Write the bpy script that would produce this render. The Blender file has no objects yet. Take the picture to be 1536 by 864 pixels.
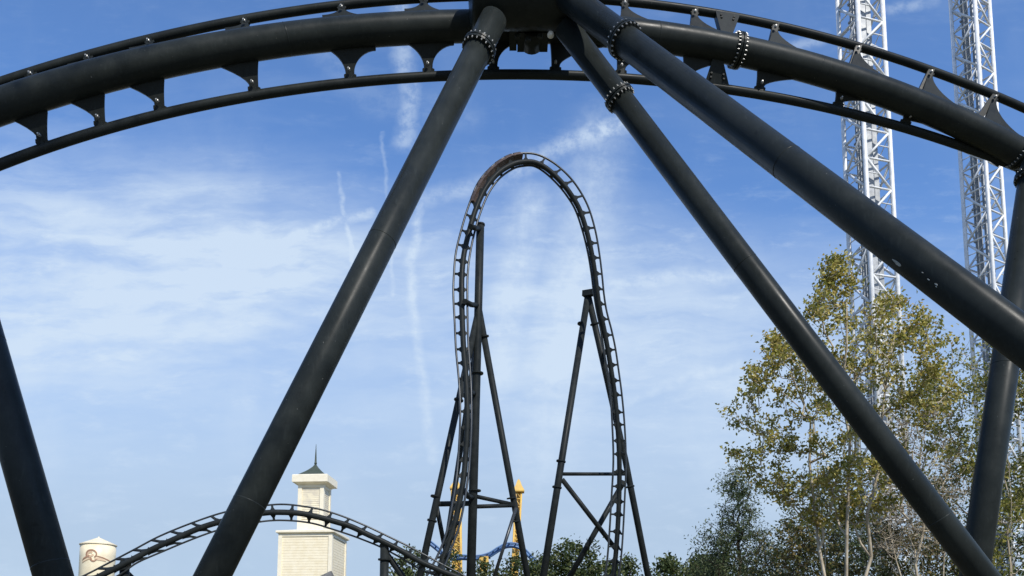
import bpy, math, random
import numpy as np
from mathutils import Vector, Matrix, noise as mnoise

S = bpy.context.scene
COL = S.collection
R = math.radians
V = Vector

# ------------------------------------------------------------------ camera
F, YH, TANP = 1300.0, 1000.0, 0.116          # focal length in photo pixels, horizon row, pitch
PITCH = math.atan(TANP)
YP = YH - F * TANP
EYE = 1.6
cam = bpy.data.cameras.new('camera')
cam.sensor_width = 36
cam.lens = F / 1536 * 36
cam.shift_y = (YP - 432) / 1536
cam.clip_end = 9000
camo = bpy.data.objects.new('camera', cam)
camo.location = (0, 0, EYE)
camo.rotation_euler = (math.pi / 2 + PITCH, 0, 0)
COL.objects.link(camo)
S.camera = camo


def P(px, py, Y):
    """World point seen at photo pixel (px,py) at distance Y in front of the camera."""
    u = (px - 768) / F
    v = (YP - py) / F
    dy = math.cos(PITCH) - math.sin(PITCH) * v
    dz = math.sin(PITCH) + math.cos(PITCH) * v
    k = Y / dy
    return V((u * k, Y, EYE + dz * k))


def st(px, py):
    p = P(px, py, 1.0)
    return (p.x, p.z - EYE)


# ------------------------------------------------------------------ light
SUN_AZ, SUN_EL = R(150), R(45)
sun = bpy.data.lights.new('sun', 'SUN')
sun.energy = 3.3
sun.angle = R(0.53)
sun.color = (1.0, 0.95, 0.87)
suno = bpy.data.objects.new('sun', sun)
sd = V((math.sin(SUN_AZ) * math.cos(SUN_EL), math.cos(SUN_AZ) * math.cos(SUN_EL), math.sin(SUN_EL)))
suno.rotation_euler = sd.to_track_quat('Z', 'Y').to_euler()
suno.location = (0, 0, 60)
COL.objects.link(suno)

S.view_settings.view_transform = 'Standard'
S.view_settings.look = 'None'
S.view_settings.exposure = 0.5
S.view_settings.gamma = 1

# ------------------------------------------------------------------ world: sky with cirrus and contrails
world = bpy.data.worlds.new('World')
S.world = world
world.use_nodes = True
nt = world.node_tree
bg = nt.nodes['Background']
bg.inputs[1].default_value = 0.15


class NB:
    """small helper that chains shader nodes"""
    def __init__(s, tree):
        s.t = tree

    def n(s, typ, **kw):
        nd = s.t.nodes.new(typ)
        for k, v in kw.items():
            setattr(nd, k, v)
        return nd

    def put(s, sock, val):
        if isinstance(val, bpy.types.NodeSocket):
            s.t.links.new(val, sock)
        elif val is not None:
            sock.default_value = val

    def m(s, op, a, b=None, c=None, clamp=False):
        nd = s.n('ShaderNodeMath', operation=op)
        nd.use_clamp = clamp
        for i, q in enumerate((a, b, c)):
            if q is not None:
                s.put(nd.inputs[i], q)
        return nd.outputs[0]

    def vm(s, op, a, b=None, out=0, scale=None):
        nd = s.n('ShaderNodeVectorMath', operation=op)
        s.put(nd.inputs[0], a)
        if b is not None:
            s.put(nd.inputs[1], b)
        if scale is not None:
            s.put(nd.inputs['Scale'], scale)
        return nd.outputs[out]

    def noise(s, vec, scale, detail=4, rough=.55, dist=0.0, color=False):
        nd = s.n('ShaderNodeTexNoise')
        s.put(nd.inputs['Vector'], vec)
        nd.inputs['Scale'].default_value = scale
        nd.inputs['Detail'].default_value = detail
        nd.inputs['Roughness'].default_value = rough
        nd.inputs['Distortion'].default_value = dist
        return nd.outputs[1 if color else 0]

    def ramp(s, val, a, b, lo=0.0, hi=1.0, smooth=True):
        nd = s.n('ShaderNodeMapRange')
        nd.interpolation_type = 'SMOOTHSTEP' if smooth else 'LINEAR'
        s.put(nd.inputs[0], val)
        for i, q in zip((1, 2, 3, 4), (a, b, lo, hi)):
            s.put(nd.inputs[i], q)
        return nd.outputs[0]

    def mix(s, fac, a, b):
        nd = s.n('ShaderNodeMix', data_type='RGBA')
        s.put(nd.inputs[0], fac)
        s.put(nd.inputs[6], a)
        s.put(nd.inputs[7], b)
        return nd.outputs[2]


w = NB(nt)
sky = w.n('ShaderNodeTexSky', sky_type='NISHITA')
sky.sun_disc = False
sky.sun_elevation = SUN_EL
sky.sun_rotation = SUN_AZ
sky.altitude = 0
sky.air_density = 1.0
sky.dust_density = 0.5
sky.ozone_density = 10.0
tc = w.n('ShaderNodeTexCoord')
sep = w.n('ShaderNodeSeparateXYZ')
w.put(sep.inputs[0], tc.outputs['Generated'])
dx, dy, dz = sep.outputs
ady = w.m('MAXIMUM', w.m('ABSOLUTE', dy), 0.12)
s_ = w.m('DIVIDE', dx, ady)
t_ = w.m('DIVIDE', w.m('MAXIMUM', dz, 0.0), ady)
cmb = w.n('ShaderNodeCombineXYZ')
w.put(cmb.inputs[0], s_)
w.put(cmb.inputs[1], t_)
pst = cmb.outputs[0]
wob = w.vm('SUBTRACT', w.noise(pst, 9, 3, .6, color=True), (.5, .5, .5))
wob_f = w.vm('SUBTRACT', w.noise(pst, 55, 4, .65, color=True), (.5, .5, .5))
pw = w.vm('ADD', pst, w.vm('SCALE', wob, scale=.022))
pw = w.vm('ADD', pw, w.vm('SCALE', wob_f, scale=.009))
pw = w.vm('MULTIPLY', pw, (1, 1, 0))
puff = w.noise(pst, 60, 5, .65)
streak_v = w.vm('MULTIPLY', pst, (2.2, 9.0, 1.0))
str1 = w.noise(streak_v, 1.9, 6, .56, .25)
str3 = w.noise(w.vm('ADD', w.vm('MULTIPLY', w.vm('ADD', pst, w.vm('SCALE', wob, scale=.035)), (1.6, 6.5, 1.0)), (.9, 4.1, 0)), 3.2, 9, .62, .15)
fine = w.noise(w.vm('MULTIPLY', w.vm('ADD', pst, w.vm('SCALE', wob, scale=.02)), (4.5, 13.0, 1.0)), 3.0, 9, .68, 0)
str2 = w.noise(w.vm('ADD', w.vm('MULTIPLY', pst, (5.0, 2.4, 1.0)), (3.7, 1.2, 0)), 1.7, 6, .55, .2)
big = w.noise(w.vm('ADD', pst, (5.1, 2.0, 0)), 2.1, 3, .5)


def segment(ax, ay, bx, by, wpx, amp, coord):
    a = st(ax, ay)
    b = st(bx, by)
    ba = (b[0] - a[0], b[1] - a[1], 0)
    L2 = ba[0] ** 2 + ba[1] ** 2
    pa = w.vm('SUBTRACT', coord, (a[0], a[1], 0))
    h = w.m('MULTIPLY', w.vm('DOT_PRODUCT', pa, ba, out=1), 1 / L2, clamp=True)
    d = w.vm('LENGTH', w.vm('SUBTRACT', pa, w.vm('SCALE', ba, scale=h)), out=1)
    return w.ramp(d, 0.0, 2.1 * wpx / F, amp, 0.0)


def polyline(pts, wpx, amp, coord):
    out = None
    for (a, b) in zip(pts[:-1], pts[1:]):
        g = segment(a[0], a[1], b[0], b[1], wpx, amp, coord)
        out = g if out is None else w.m('MAXIMUM', out, g)
    return out


def blob(cx, cy, rx, ry, amp):
    c = st(cx, cy)
    q = w.vm('MULTIPLY', w.vm('SUBTRACT', pw, (c[0], c[1], 0)), (F / rx, F / ry, 0))
    return w.ramp(w.vm('LENGTH', q, out=1), 0.15, 1.0, amp, 0.0)


veil = w.m('ADD', blob(120, 400, 720, 280, .76), blob(430, 410, 400, 150, .36))
veil = w.m('ADD', veil, blob(250, 600, 800, 220, .26))
veil = w.m('ADD', veil, blob(1020, 540, 600, 280, .55))
veil = w.m('ADD', veil, blob(800, 400, 420, 240, .30))
veil = w.m('MULTIPLY', veil, w.ramp(str3, .30, .70, .50, 1.22))
fib = w.m('MULTIPLY', w.ramp(str1, .44, .76, 0, .34), w.ramp(big, .35, .65, .15, 1))
fib = w.m('MULTIPLY', fib, w.ramp(t_, .70, .34, .35, 1.0))
fib = w.m('ADD', fib, w.m('MULTIPLY', w.ramp(fine, .50, .74, 0, .26), w.ramp(t_, .72, .42, .2, 1.0)))
fib2 = w.m('MULTIPLY', w.ramp(str2, .48, .8, 0, .22), w.ramp(t_, .70, .35, .3, 1.0))
wide = polyline([(795, 300), (770, 430), (745, 560)], 24, .34, pw)
wide = w.m('MAXIMUM', wide, polyline([(905, 200), (870, 390), (815, 680)], 38, .32, pw))
wide = w.m('MULTIPLY', wide, w.ramp(puff, .3, .7, .6, 1.2))
con = [
    ([(594, -20), (603, 90), (616, 150), (608, 215)], 13, .42),
    ([(632, 300), (613, 395), (625, 500), (640, 610), (650, 690)], 6, .33),
    ([(574, 200), (580, 275), (588, 440)], 2.6, .20),
    ([(505, 262), (516, 320), (528, 395)], 2.6, .30),
    ([(340, 392), (430, 360), (500, 331), (556, 317)], 6, .36),
    ([(770, 255), (855, 218), (945, 180)], 12, .42),
    ([(630, 300), (690, 288), (760, 262)], 13, .25),
    ([(1165, 78), (1235, 55)], 9, .30),
    ([(1335, 16), (1400, 2)], 8, .30),
    ([(920, 425), (1040, 412), (1110, 412)], 9, .26),
    ([(935, 600), (1010, 575), (1105, 545)], 6, .22),
    ([(470, 60), (560, 150), (700, 170)], 22, .10),
]
cons = None
for pts, wd, am in con:
    g = polyline(pts, wd, am, pw)
    cons = g if cons is None else w.m('MAXIMUM', cons, g)
cons = w.m('MULTIPLY', cons, w.ramp(puff, .34, .62, .42, 1.12))
msk = w.m('ADD', w.m('ADD', veil, fib), w.m('ADD', fib2, w.m('ADD', wide, cons)))
msk = w.m('MINIMUM', msk, 0.93)
CLOUD = (3.05, 3.66, 4.42, 1)
HAZE = (2.18, 2.78, 3.56, 1)
skyc = w.vm('MULTIPLY', sky.outputs[0], (1.0, 1.0, 1.0))
hz = w.ramp(t_, st(768, 820)[1], st(768, 250)[1], .95, 0.0)
w.put(bg.inputs[0], w.mix(msk, w.mix(hz, skyc, HAZE), CLOUD))


# ------------------------------------------------------------------ materials
def mat(name, base, rough=.5, metal=0.0, var=None, vscale=3.0, bump=0.0, bscale=40.0, spec=.5, stretch=(1, 1, 1)):
    m = bpy.data.materials.new(name)
    m.use_nodes = True
    q = NB(m.node_tree)
    b = m.node_tree.nodes['Principled BSDF']
    b.inputs['Roughness'].default_value = rough
    b.inputs['Metallic'].default_value = metal
    b.inputs['Specular IOR Level'].default_value = spec
    c1 = (*base, 1)
    co = q.n('ShaderNodeNewGeometry').outputs['Position']
    co = q.vm('MULTIPLY', co, stretch)
    if var:
        nz = q.noise(co, vscale, 6, .62)
        q.put(b.inputs['Base Color'], q.mix(q.ramp(nz, .35, .68), c1, (*var, 1)))
    else:
        b.inputs['Base Color'].default_value = c1
    if bump:
        bm = q.n('ShaderNodeBump')
        bm.inputs['Strength'].default_value = bump
        bm.inputs['Distance'].default_value = .02
        q.put(bm.inputs['Height'], q.noise(co, bscale, 4, .6))
        q.put(b.inputs['Normal'], bm.outputs[0])
    m['q'] = 1
    return m


def painted_steel(name, base, var, rough=.33):
    """dark weathered track paint: faint dusty mottling, runs and a few pale chips"""
    m = bpy.data.materials.new(name)
    m.use_nodes = True
    q = NB(m.node_tree)
    b = m.node_tree.nodes['Principled BSDF']
    co = q.n('ShaderNodeNewGeometry').outputs['Position']
    n1 = q.noise(co, 1.3, 7, .66)
    n2 = q.noise(q.vm('MULTIPLY', co, (9, 9, 1.6)), 2.2, 5, .6)
    n3 = q.noise(co, 24, 3, .5)
    col = q.mix(q.ramp(n1, .36, .7), (*base, 1), (*var, 1))
    col = q.mix(q.ramp(n2, .52, .80, 0, .42), col, (*[v * 1.55 for v in var], 1))
    n4 = q.noise(co, 5.5, 5, .7)
    col = q.mix(q.ramp(n4, .60, .72, 0, .45), col, (base[0] * .45, base[1] * .42, base[2] * .38, 1))
    col = q.mix(q.ramp(n3, .75, .765, 0, .45), col, (.30, .30, .28, 1))
    q.put(b.inputs['Base Color'], col)
    q.put(b.inputs['Roughness'], q.ramp(n1, .3, .7, rough - .07, rough + .12))
    b.inputs['Specular IOR Level'].default_value = .085
    bm = q.n('ShaderNodeBump')
    bm.inputs['Strength'].default_value = .06
    bm.inputs['Distance'].default_value = .01
    q.put(bm.inputs['Height'], q.noise(co, 60, 3, .6))
    q.put(b.inputs['Normal'], bm.outputs[0])
    return m


def leaf_mat(name, cols, trans=.3):
    m = bpy.data.materials.new(name)
    m.use_nodes = True
    t = m.node_tree
    q = NB(t)
    t.nodes.remove(t.nodes['Principled BSDF'])
    rnd = q.n('ShaderNodeNewGeometry').outputs['Random Per Island']
    cr = q.n('ShaderNodeValToRGB')
    cr.color_ramp.interpolation = 'LINEAR'
    els = cr.color_ramp.elements
    while len(els) < len(cols):
        els.new(.5)
    for i, c in enumerate(cols):
        els[i].position = i / (len(cols) - 1)
        els[i].color = (*c, 1)
    q.put(cr.inputs[0], rnd)
    d = q.n('ShaderNodeBsdfDiffuse')
    tr = q.n('ShaderNodeBsdfTranslucent')
    gl = q.n('ShaderNodeBsdfGlossy')
    gl.inputs['Roughness'].default_value = .45
    gl.inputs['Color'].default_value = (.6, .6, .6, 1)
    q.put(d.inputs[0], cr.outputs[0])
    q.put(tr.inputs[0], cr.outputs[0])
    mx = q.n('ShaderNodeMixShader')
    mx.inputs[0].default_value = trans
    q.put(mx.inputs[1], d.outputs[0])
    q.put(mx.inputs[2], tr.outputs[0])
    mx2 = q.n('ShaderNodeMixShader')
    mx2.inputs[0].default_value = .03
    q.put(mx2.inputs[1], mx.outputs[0])
    q.put(mx2.inputs[2], gl.outputs[0])
    q.put(t.nodes['Material Output'].inputs[0], mx2.outputs[0])
    return m


M = dict(
    steel=painted_steel('charcoal_track_paint', (.0165, .0198, .0192), (.0245, .0288, .0275)),
    steel_far=painted_steel('charcoal_track_paint_far', (.014, .0165, .0165), (.022, .0255, .025), .42),
    rail=painted_steel('charcoal_rail_paint', (.014, .0165, .0165), (.021, .025, .024), .38),
    rail_worn=mat('worn_rail_steel', (.042, .046, .048), .34, .3, (.022, .026, .027), 1.1),
    galv=mat('galvanised_bolt', (.42, .42, .40), .42, .5, (.22, .22, .21), 30),
    rust=mat('copper_train_body', (.125, .085, .06), .5, .2, (.07, .048, .036), 2.0),
    seat=mat('dark_seat', (.02, .02, .022), .6),
    white=mat('white_tower_paint', (.74, .745, .735), .45, 0, (.58, .595, .60), 1.6),
    greycol=mat('grey_guide_steel', (.36, .38, .39), .5, .1, (.22, .24, .26), 1.5),
    cream=mat('cream_siding_paint', (.82, .74, .55), .6, 0, (.76, .67, .47), 1.8, .15, 20, .3),
    trim=mat('cream_trim_paint', (.84, .775, .61), .55, 0, (.78, .71, .54), 2.2, .1, 20, .3),
    louver=mat('yellowed_louver_paint', (.80, .72, .52), .6, 0, (.62, .56, .44), 1.6),
    roofing=mat('dark_green_grey_roofing', (.036, .052, .036), .7, 0, (.055, .07, .05), 4, .3, 30),
    shingle=mat('weathered_grey_shingle', (.15, .148, .14), .9, 0, (.09, .09, .085), 6, .5, 30),
    tank=mat('cream_tank_paint', (.80, .71, .50), .5, 0, (.72, .62, .42), 1.0),
    brown=mat('brown_painted_emblem', (.38, .21, .13), .6, 0, (.27, .15, .09), 2),
    tan=mat('tan_painted_emblem', (.60, .43, .28), .6),
    yellow=mat('yellow_ride_paint', (.68, .44, .09), .55, 0, (.55, .34, .08), 1.2),
    blue=mat('blue_ride_paint', (.08, .18, .37), .5, 0, (.06, .13, .28), 1.2),
    palebark=mat('pale_bark', (.50, .435, .33), .9, 0, (.28, .235, .17), 7, .6, 30, .2, (1, 1, .35)),
    whitebark=mat('white_bark', (.60, .57, .52), .85, 0, (.30, .27, .24), 6, .5, 30, .2, (1, 1, .5)),
    darkbark=mat('dark_bark', (.075, .06, .045), .95, 0, (.045, .037, .03), 6, .7, 25, .2, (1, 1, .4)),
    concrete=mat('concrete', (.36, .35, .33), .9, 0, (.27, .265, .25), 3, .4, 30),
    asphalt=mat('asphalt', (.055, .055, .056), .93, 0, (.04, .04, .04), 6, .6, 90),
    grass=mat('grass_ground', (.085, .085, .04), .95, 0, (.20, .17, .11), .35, .7, 12),
    chip=mat('pale_paint_chip', (.42, .44, .42), .6, 0, (.2, .21, .2), 20),
)
LEAF = dict(
    autumn=leaf_mat('autumn_leaves', [(.19, .20, .04), (.35, .325, .06), (.50, .44, .11), (.64, .56, .19), (.43, .30, .08), (.30, .305, .065), (.14, .155, .03)], .48),
    green=leaf_mat('yellow_green_leaves', [(.11, .135, .03), (.21, .23, .05), (.33, .315, .075), (.47, .42, .13), (.15, .175, .04)], .45),
    pine=leaf_mat('grey_green_needles', [(.05, .08, .034), (.09, .125, .055), (.14, .17, .08), (.07, .09, .045)], .38),
    oak=leaf_mat('dark_oak_leaves', [(.034, .055, .018), (.060, .088, .028), (.095, .12, .04), (.13, .14, .05)], .32),
    brush=leaf_mat('underbrush_leaves', [(.05, .07, .022), (.10, .12, .035), (.17, .15, .05), (.24, .18, .065), (.07, .09, .03)], .35),
    bare=leaf_mat('sparse_tan_leaves', [(.16, .12, .075), (.23, .18, .12), (.11, .085, .05), (.12, .13, .05)], .3),
)


# ------------------------------------------------------------------ mesh helpers
class MB:
    def __init__(s):
        s.v, s.f, s.sm = [], [], []

    def face(s, idx, smooth=False):
        s.f.append(tuple(idx))
        s.sm.append(smooth)

    def tube(s, pts, r, n=14, cap=True):
        pts = [V(p) for p in pts]
        m = len(pts)
        rr = [r] * m if not hasattr(r, '__len__') else list(r)
        tg = []
        for i in range(m):
            a, b = pts[max(i - 1, 0)], pts[min(i + 1, m - 1)]
            tg.append((b - a).normalized())
        ref = V((0, 0, 1)) if abs(tg[0].z) < .9 else V((1, 0, 0))
        u = (ref - tg[0] * ref.dot(tg[0])).normalized()
        b0 = len(s.v)
        for i in range(m):
            if i:
                u = (u - tg[i] * u.dot(tg[i])).normalized()
            wv = tg[i].cross(u)
            for k in range(n):
                a = 2 * math.pi * k / n
                s.v.append(pts[i] + (u * math.cos(a) + wv * math.sin(a)) * rr[i])
        for i in range(m - 1):
            for k in range(n):
                k2 = (k + 1) % n
                s.face((b0 + i * n + k, b0 + i * n + k2, b0 + (i + 1) * n + k2, b0 + (i + 1) * n + k), True)
        if cap:
            s.face([b0 + k for k in range(n)][::-1])
            s.face([b0 + (m - 1) * n + k for k in range(n)])
        return s

    def box(s, c, ax, ay, az):
        """centre and three half-axis vectors"""
        b0 = len(s.v)
        for i in (-1, 1):
            for j in (-1, 1):
                for k in (-1, 1):
                    s.v.append(V(c) + V(ax) * i + V(ay) * j + V(az) * k)
        for q in ((0, 1, 3, 2), (4, 6, 7, 5), (0, 4, 5, 1), (2, 3, 7, 6), (0, 2, 6, 4), (1, 5, 7, 3)):
            s.face([b0 + i for i in q])
        return s

    def bar(s, a, b, wx, wy=None, up=V((0, 0, 1))):
        a, b = V(a), V(b)
        d = (b - a)
        L = d.length
        d.normalize()
        if abs(d.dot(up)) > .95:
            up = V((0, 1, 0))
        x = d.cross(up).normalized()
        y = x.cross(d).normalized()
        return s.box((a + b) / 2, d * (L / 2), x * wx, y * (wx if wy is None else wy))

    def prism(s, poly, ext):
        """polygon (list of points) extruded symmetrically by +-ext"""
        n = len(poly)
        b0 = len(s.v)
        for sg in (-1, 1):
            for p in poly:
                s.v.append(V(p) + V(ext) * sg)
        s.face([b0 + i for i in range(n)][::-1])
        s.face([b0 + n + i for i in range(n)])
        for i in range(n):
            j = (i + 1) % n
            s.face((b0 + i, b0 + j, b0 + n + j, b0 + n + i))
        return s

    def frust(s, rings):
        """stack of closed rings with equal counts"""
        n = len(rings[0])
        b0 = len(s.v)
        for r in rings:
            s.v += [V(p) for p in r]
        for i in range(len(rings) - 1):
            for k in range(n):
                k2 = (k + 1) % n
                s.face((b0 + i * n + k, b0 + i * n + k2, b0 + (i + 1) * n + k2, b0 + (i + 1) * n + k))
        s.face([b0 + k for k in range(n)][::-1])
        s.face([b0 + (len(rings) - 1) * n + k for k in range(n)])
        return s

    def lathe(s, o, axis, prof, n=24, smooth=True):
        axis = V(axis).normalized()
        ref = V((0, 0, 1)) if abs(axis.z) < .9 else V((1, 0, 0))
        u = (ref - axis * ref.dot(axis)).normalized()
        wv = axis.cross(u)
        b0 = len(s.v)
        for (r, h) in prof:
            for k in range(n):
                a = 2 * math.pi * k / n
                s.v.append(V(o) + axis * h + (u * math.cos(a) + wv * math.sin(a)) * r)
        for i in range(len(prof) - 1):
            for k in range(n):
                k2 = (k + 1) % n
                s.face((b0 + i * n + k, b0 + i * n + k2, b0 + (i + 1) * n + k2, b0 + (i + 1) * n + k), smooth)
        s.face([b0 + k for k in range(n)][::-1])
        s.face([b0 + (len(prof) - 1) * n + k for k in range(n)])
        return s

    def build(s, name, material, parent=None, **props):
        me = bpy.data.meshes.new(name)
        org = V((0, 0, 0))
        pinv = None
        if parent is not None:
            p = parent
            while p is not None:
                org += p.location
                p = p.parent
        me.from_pydata([tuple(v - org) for v in s.v], [], s.f)
        me.polygons.foreach_set('use_smooth', s.sm)
        me.materials.append(material)
        me.update()
        o = bpy.data.objects.new(name, me)
        COL.objects.link(o)
        if parent is not None:
            o.parent = parent
        for k, v in props.items():
            o[k] = v
        return o


def thing(name, label, cat, loc=(0, 0, 0), group=None):
    o = bpy.data.objects.new(name, None)
    o.empty_display_size = .3
    o.location = loc
    COL.objects.link(o)
    o['label'] = label
    o['category'] = cat
    if group:
        o['group'] = group
    return o


def copy_tree(o, parent=None):
    c = o.copy()
    COL.objects.link(c)
    c.parent = parent
    for ch in list(o.children):
        copy_tree(ch, c)
    return c


def crom(pts, n):
    """Catmull-Rom through points (any dimension) -> n samples, uniform in parameter"""
    a = np.array(pts, float)
    m = len(a)
    e = np.vstack([2 * a[0] - a[1], a, 2 * a[-1] - a[-2]])
    out = []
    for t in np.linspace(0, m - 1, n):
        i = min(int(t), m - 2)
        u = t - i
        p0, p1, p2, p3 = e[i], e[i + 1], e[i + 2], e[i + 3]
        out.append(.5 * ((2 * p1) + (-p0 + p2) * u + (2 * p0 - 5 * p1 + 4 * p2 - p3) * u * u + (-p0 + 3 * p1 - 3 * p2 + p3) * u ** 3))
    return np.array(out)


# ------------------------------------------------------------------ ground
g = MB()
NG = 40
gs = np.concatenate([-np.geomspace(3000, 4, NG), np.geomspace(4, 3000, NG)])
for y in gs:
    for x in gs:
        r = math.hypot(x, y)
        g.v.append(V((x, y, -.02 + (0 if r < 45 else .25 * mnoise.noise(V((x * .02, y * .02, 0)))))))
n2 = len(gs)
for j in range(n2 - 1):
    for i in range(n2 - 1):
        g.face((j * n2 + i, j * n2 + i + 1, (j + 1) * n2 + i + 1, (j + 1) * n2 + i), True)
g.build('ground', M['grass'], kind='structure')
pth = MB()
for k in range(41):
    x = -60 + 3 * k
    pth.v += [V((x, -4 + .6 * math.sin(x * .08), .01)), V((x, 4.2 + .6 * math.sin(x * .08), .01))]
for k in range(40):
    pth.face((2 * k, 2 * k + 2, 2 * k + 3, 2 * k + 1), True)
pth.build('path', M['asphalt'], kind='structure')
kerb = MB()
for k in range(40):
    x0, x1 = -60 + 3 * k, -57 + 3 * k
    kerb.bar((x0, 4.3 + .6 * math.sin(x0 * .08), .04), (x1, 4.3 + .6 * math.sin(x1 * .08), .04), .1, .08)
kerb.build('kerb', M['concrete'], kind='structure')


# ------------------------------------------------------------------ coaster pieces
def flange(parent, c, d, r, nb=20, w_=.05, bolts=True, big=1.27):
    d = V(d).normalized()
    fb = MB()
    fb.lathe(c, d, [(r, -w_ * 1.3), (r * big, -w_), (r * big, -.010), (r * 1.06, -.008), (r * 1.06, .008), (r * big, .010), (r * big, w_), (r, w_ * 1.3)], 28, False)
    fo = fb.build('flange', M['steel'], parent)
    if bolts:
        bb = MB()
        ref = V((0, 0, 1)) if abs(d.z) < .9 else V((1, 0, 0))
        u = (ref - d * ref.dot(d)).normalized()
        v = d.cross(u)
        br = (r + r * big) / 2 + .012
        for k in range(nb):
            a = 2 * math.pi * k / nb
            for sg in (-1, 1):
                q = V(c) + (u * math.cos(a) + v * math.sin(a)) * br
                bb.lathe(q, d * sg, [(.015, w_ * .9), (.015, w_ + .024), (.009, w_ + .028), (.009, w_ + .042)], 6, False)
        bb.build('bolt_ring', M['galv'], fo, kind='stuff')
    return fo


def footing(parent, p, r):
    fb = MB()
    fb.frust([[V((p.x + sx * r * 2.6, p.y + sy * r * 2.6, z)) for sx, sy in ((-1, -1), (1, -1), (1, 1), (-1, 1))] for z in (-.3, .32)])
    fb.build('footing', M['concrete'], parent)


def to_ground(a, b):
    """extend the line a->b down to z=0.2"""
    k = (a.z - .2) / (a.z - b.z)
    return a + (b - a) * k


# ---- foreground track -------------------------------------------------------
SP = [(-400, 345), (-200, 236), (0, 165), (100, 129), (200, 101), (300, 80), (400, 61), (500, 50), (600, 43), (690, 40), (800, 41), (900, 47),
      (960, 52), (1050, 66), (1100, 77), (1160, 89), (1260, 115), (1300, 127), (1400, 165), (1450, 189), (1500, 214), (1536, 233), (1700, 335), (1900, 480)]
UP = [(-400, 300), (-200, 197), (0, 127), (100, 95), (200, 66), (300, 41), (400, 20), (500, 9), (600, -1), (700, -5), (800, -5), (900, 1), (960, 5), (1038, 16), (1160, 37), (1230, 52), (1300, 73), (1400, 107), (1500, 147), (1536, 163), (1700, 245), (1900, 370)]
LO = [(-400, 462), (-200, 338), (0, 251), (100, 209), (200, 180), (300, 159), (400, 141), (500, 127), (600, 118), (690, 113.5), (750, 112), (880, 114), (1020, 124), (1100, 135), (1200, 152), (1300, 178), (1400, 206), (1500, 240), (1536, 255), (1700, 330), (1900, 445)]


def fit(pts):
    a = np.array(pts, float)
    return np.poly1d(np.polyfit((a[:, 0] - 768) / 1000, a[:, 1], 6))


fs, fu, fl_ = fit(SP), fit(UP), fit(LO)


def spine_depth(px):
    return 15.75 + (px - 768) * .0023


def spine_pt(px):
    return P(px, fs((px - 768) / 1000), spine_depth(px))


def up_pt(px):
    return P(px, fu((px - 768) / 1000), spine_depth(px) + .30)


def lo_pt(px):
    return P(px, fl_((px - 768) / 1000), spine_depth(px) + .26)


track = thing('coaster_track', 'charcoal steel coaster track arching across the top, nearest of the tracks', 'coaster track', (0, 16, 0))
PXS = np.linspace(-400, 1900, 116)
RS = .285
MB().tube([spine_pt(x) for x in PXS], RS, 30).build('spine', M['steel'], track)
MB().tube([up_pt(x) for x in PXS], .088, 16).build('rail', M['rail'], track)
MB().tube([lo_pt(x) for x in PXS], .094, 16).build('rail', M['rail'], track)


def arm(mb, px_s, rail, fl, fr, neck, pw_=.95):
    C = spine_pt(px_s)
    T = (spine_pt(px_s + 6) - spine_pt(px_s - 6)).normalized()
    D = rail - C
    L0 = D.length
    D0 = D.normalized()
    Tp = (T - D0 * T.dot(D0)).normalized()
    N = Tp.cross(D0).normalized()
    L = L0 - .05
    ray = (C - V((0, 0, EYE))).normalized()
    ds = RS / max(.5, abs(D0.dot(T.cross(ray).normalized()))) - .022     # where the plate leaves the tube
    H = max(L - ds - .10, .05)
    poly = []
    K = 9
    for k in range(K + 1):
        a = k / K * math.pi / 2
        poly.append((-(neck + fl * (1 - math.sin(a) ** 1.1)), ds + H * (1 - math.cos(a)) ** pw_))
    poly += [(-neck * 1.0, L - .10), (-neck * 1.45, L - .085), (-neck * 1.45, L - .03), (-neck * 1.2, L + .01),
             (neck * 1.2, L + .01), (neck * 1.45, L - .03), (neck * 1.45, L - .085), (neck, L - .10)]
    for k in range(K, -1, -1):
        a = k / K * math.pi / 2
        poly.append((neck + fr * (1 - math.sin(a) ** 1.1), ds + H * (1 - math.cos(a)) ** pw_))
    poly += [(neck + fr, RS * .35), (-neck - fl, RS * .35)]
    pts = [C + Tp * x + D0 * d for x, d in poly]
    # face is concave: build it as strips so it fills cleanly
    n = len(poly)
    b0 = len(mb.v)
    th = .028
    for sg in (-1, 1):
        for p in pts:
            mb.v.append(p + N * th * sg)
    half = n // 2
    for sg in (0, 1):
        o = b0 + sg * n
        for i in range(K + 4):
            q = (o + i, o + i + 1, o + (n - 3 - i - 1), o + (n - 3 - i))
            mb.face(q if sg else q[::-1])
        q = (o + n - 1, o + 0, o + n - 3, o + n - 2)
        mb.face(q if sg else q[::-1])
    for i in range(n):
        j = (i + 1) % n
        mb.face((b0 + i, b0 + n + i, b0 + n + j, b0 + j))
    # transverse beam behind the web



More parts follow.
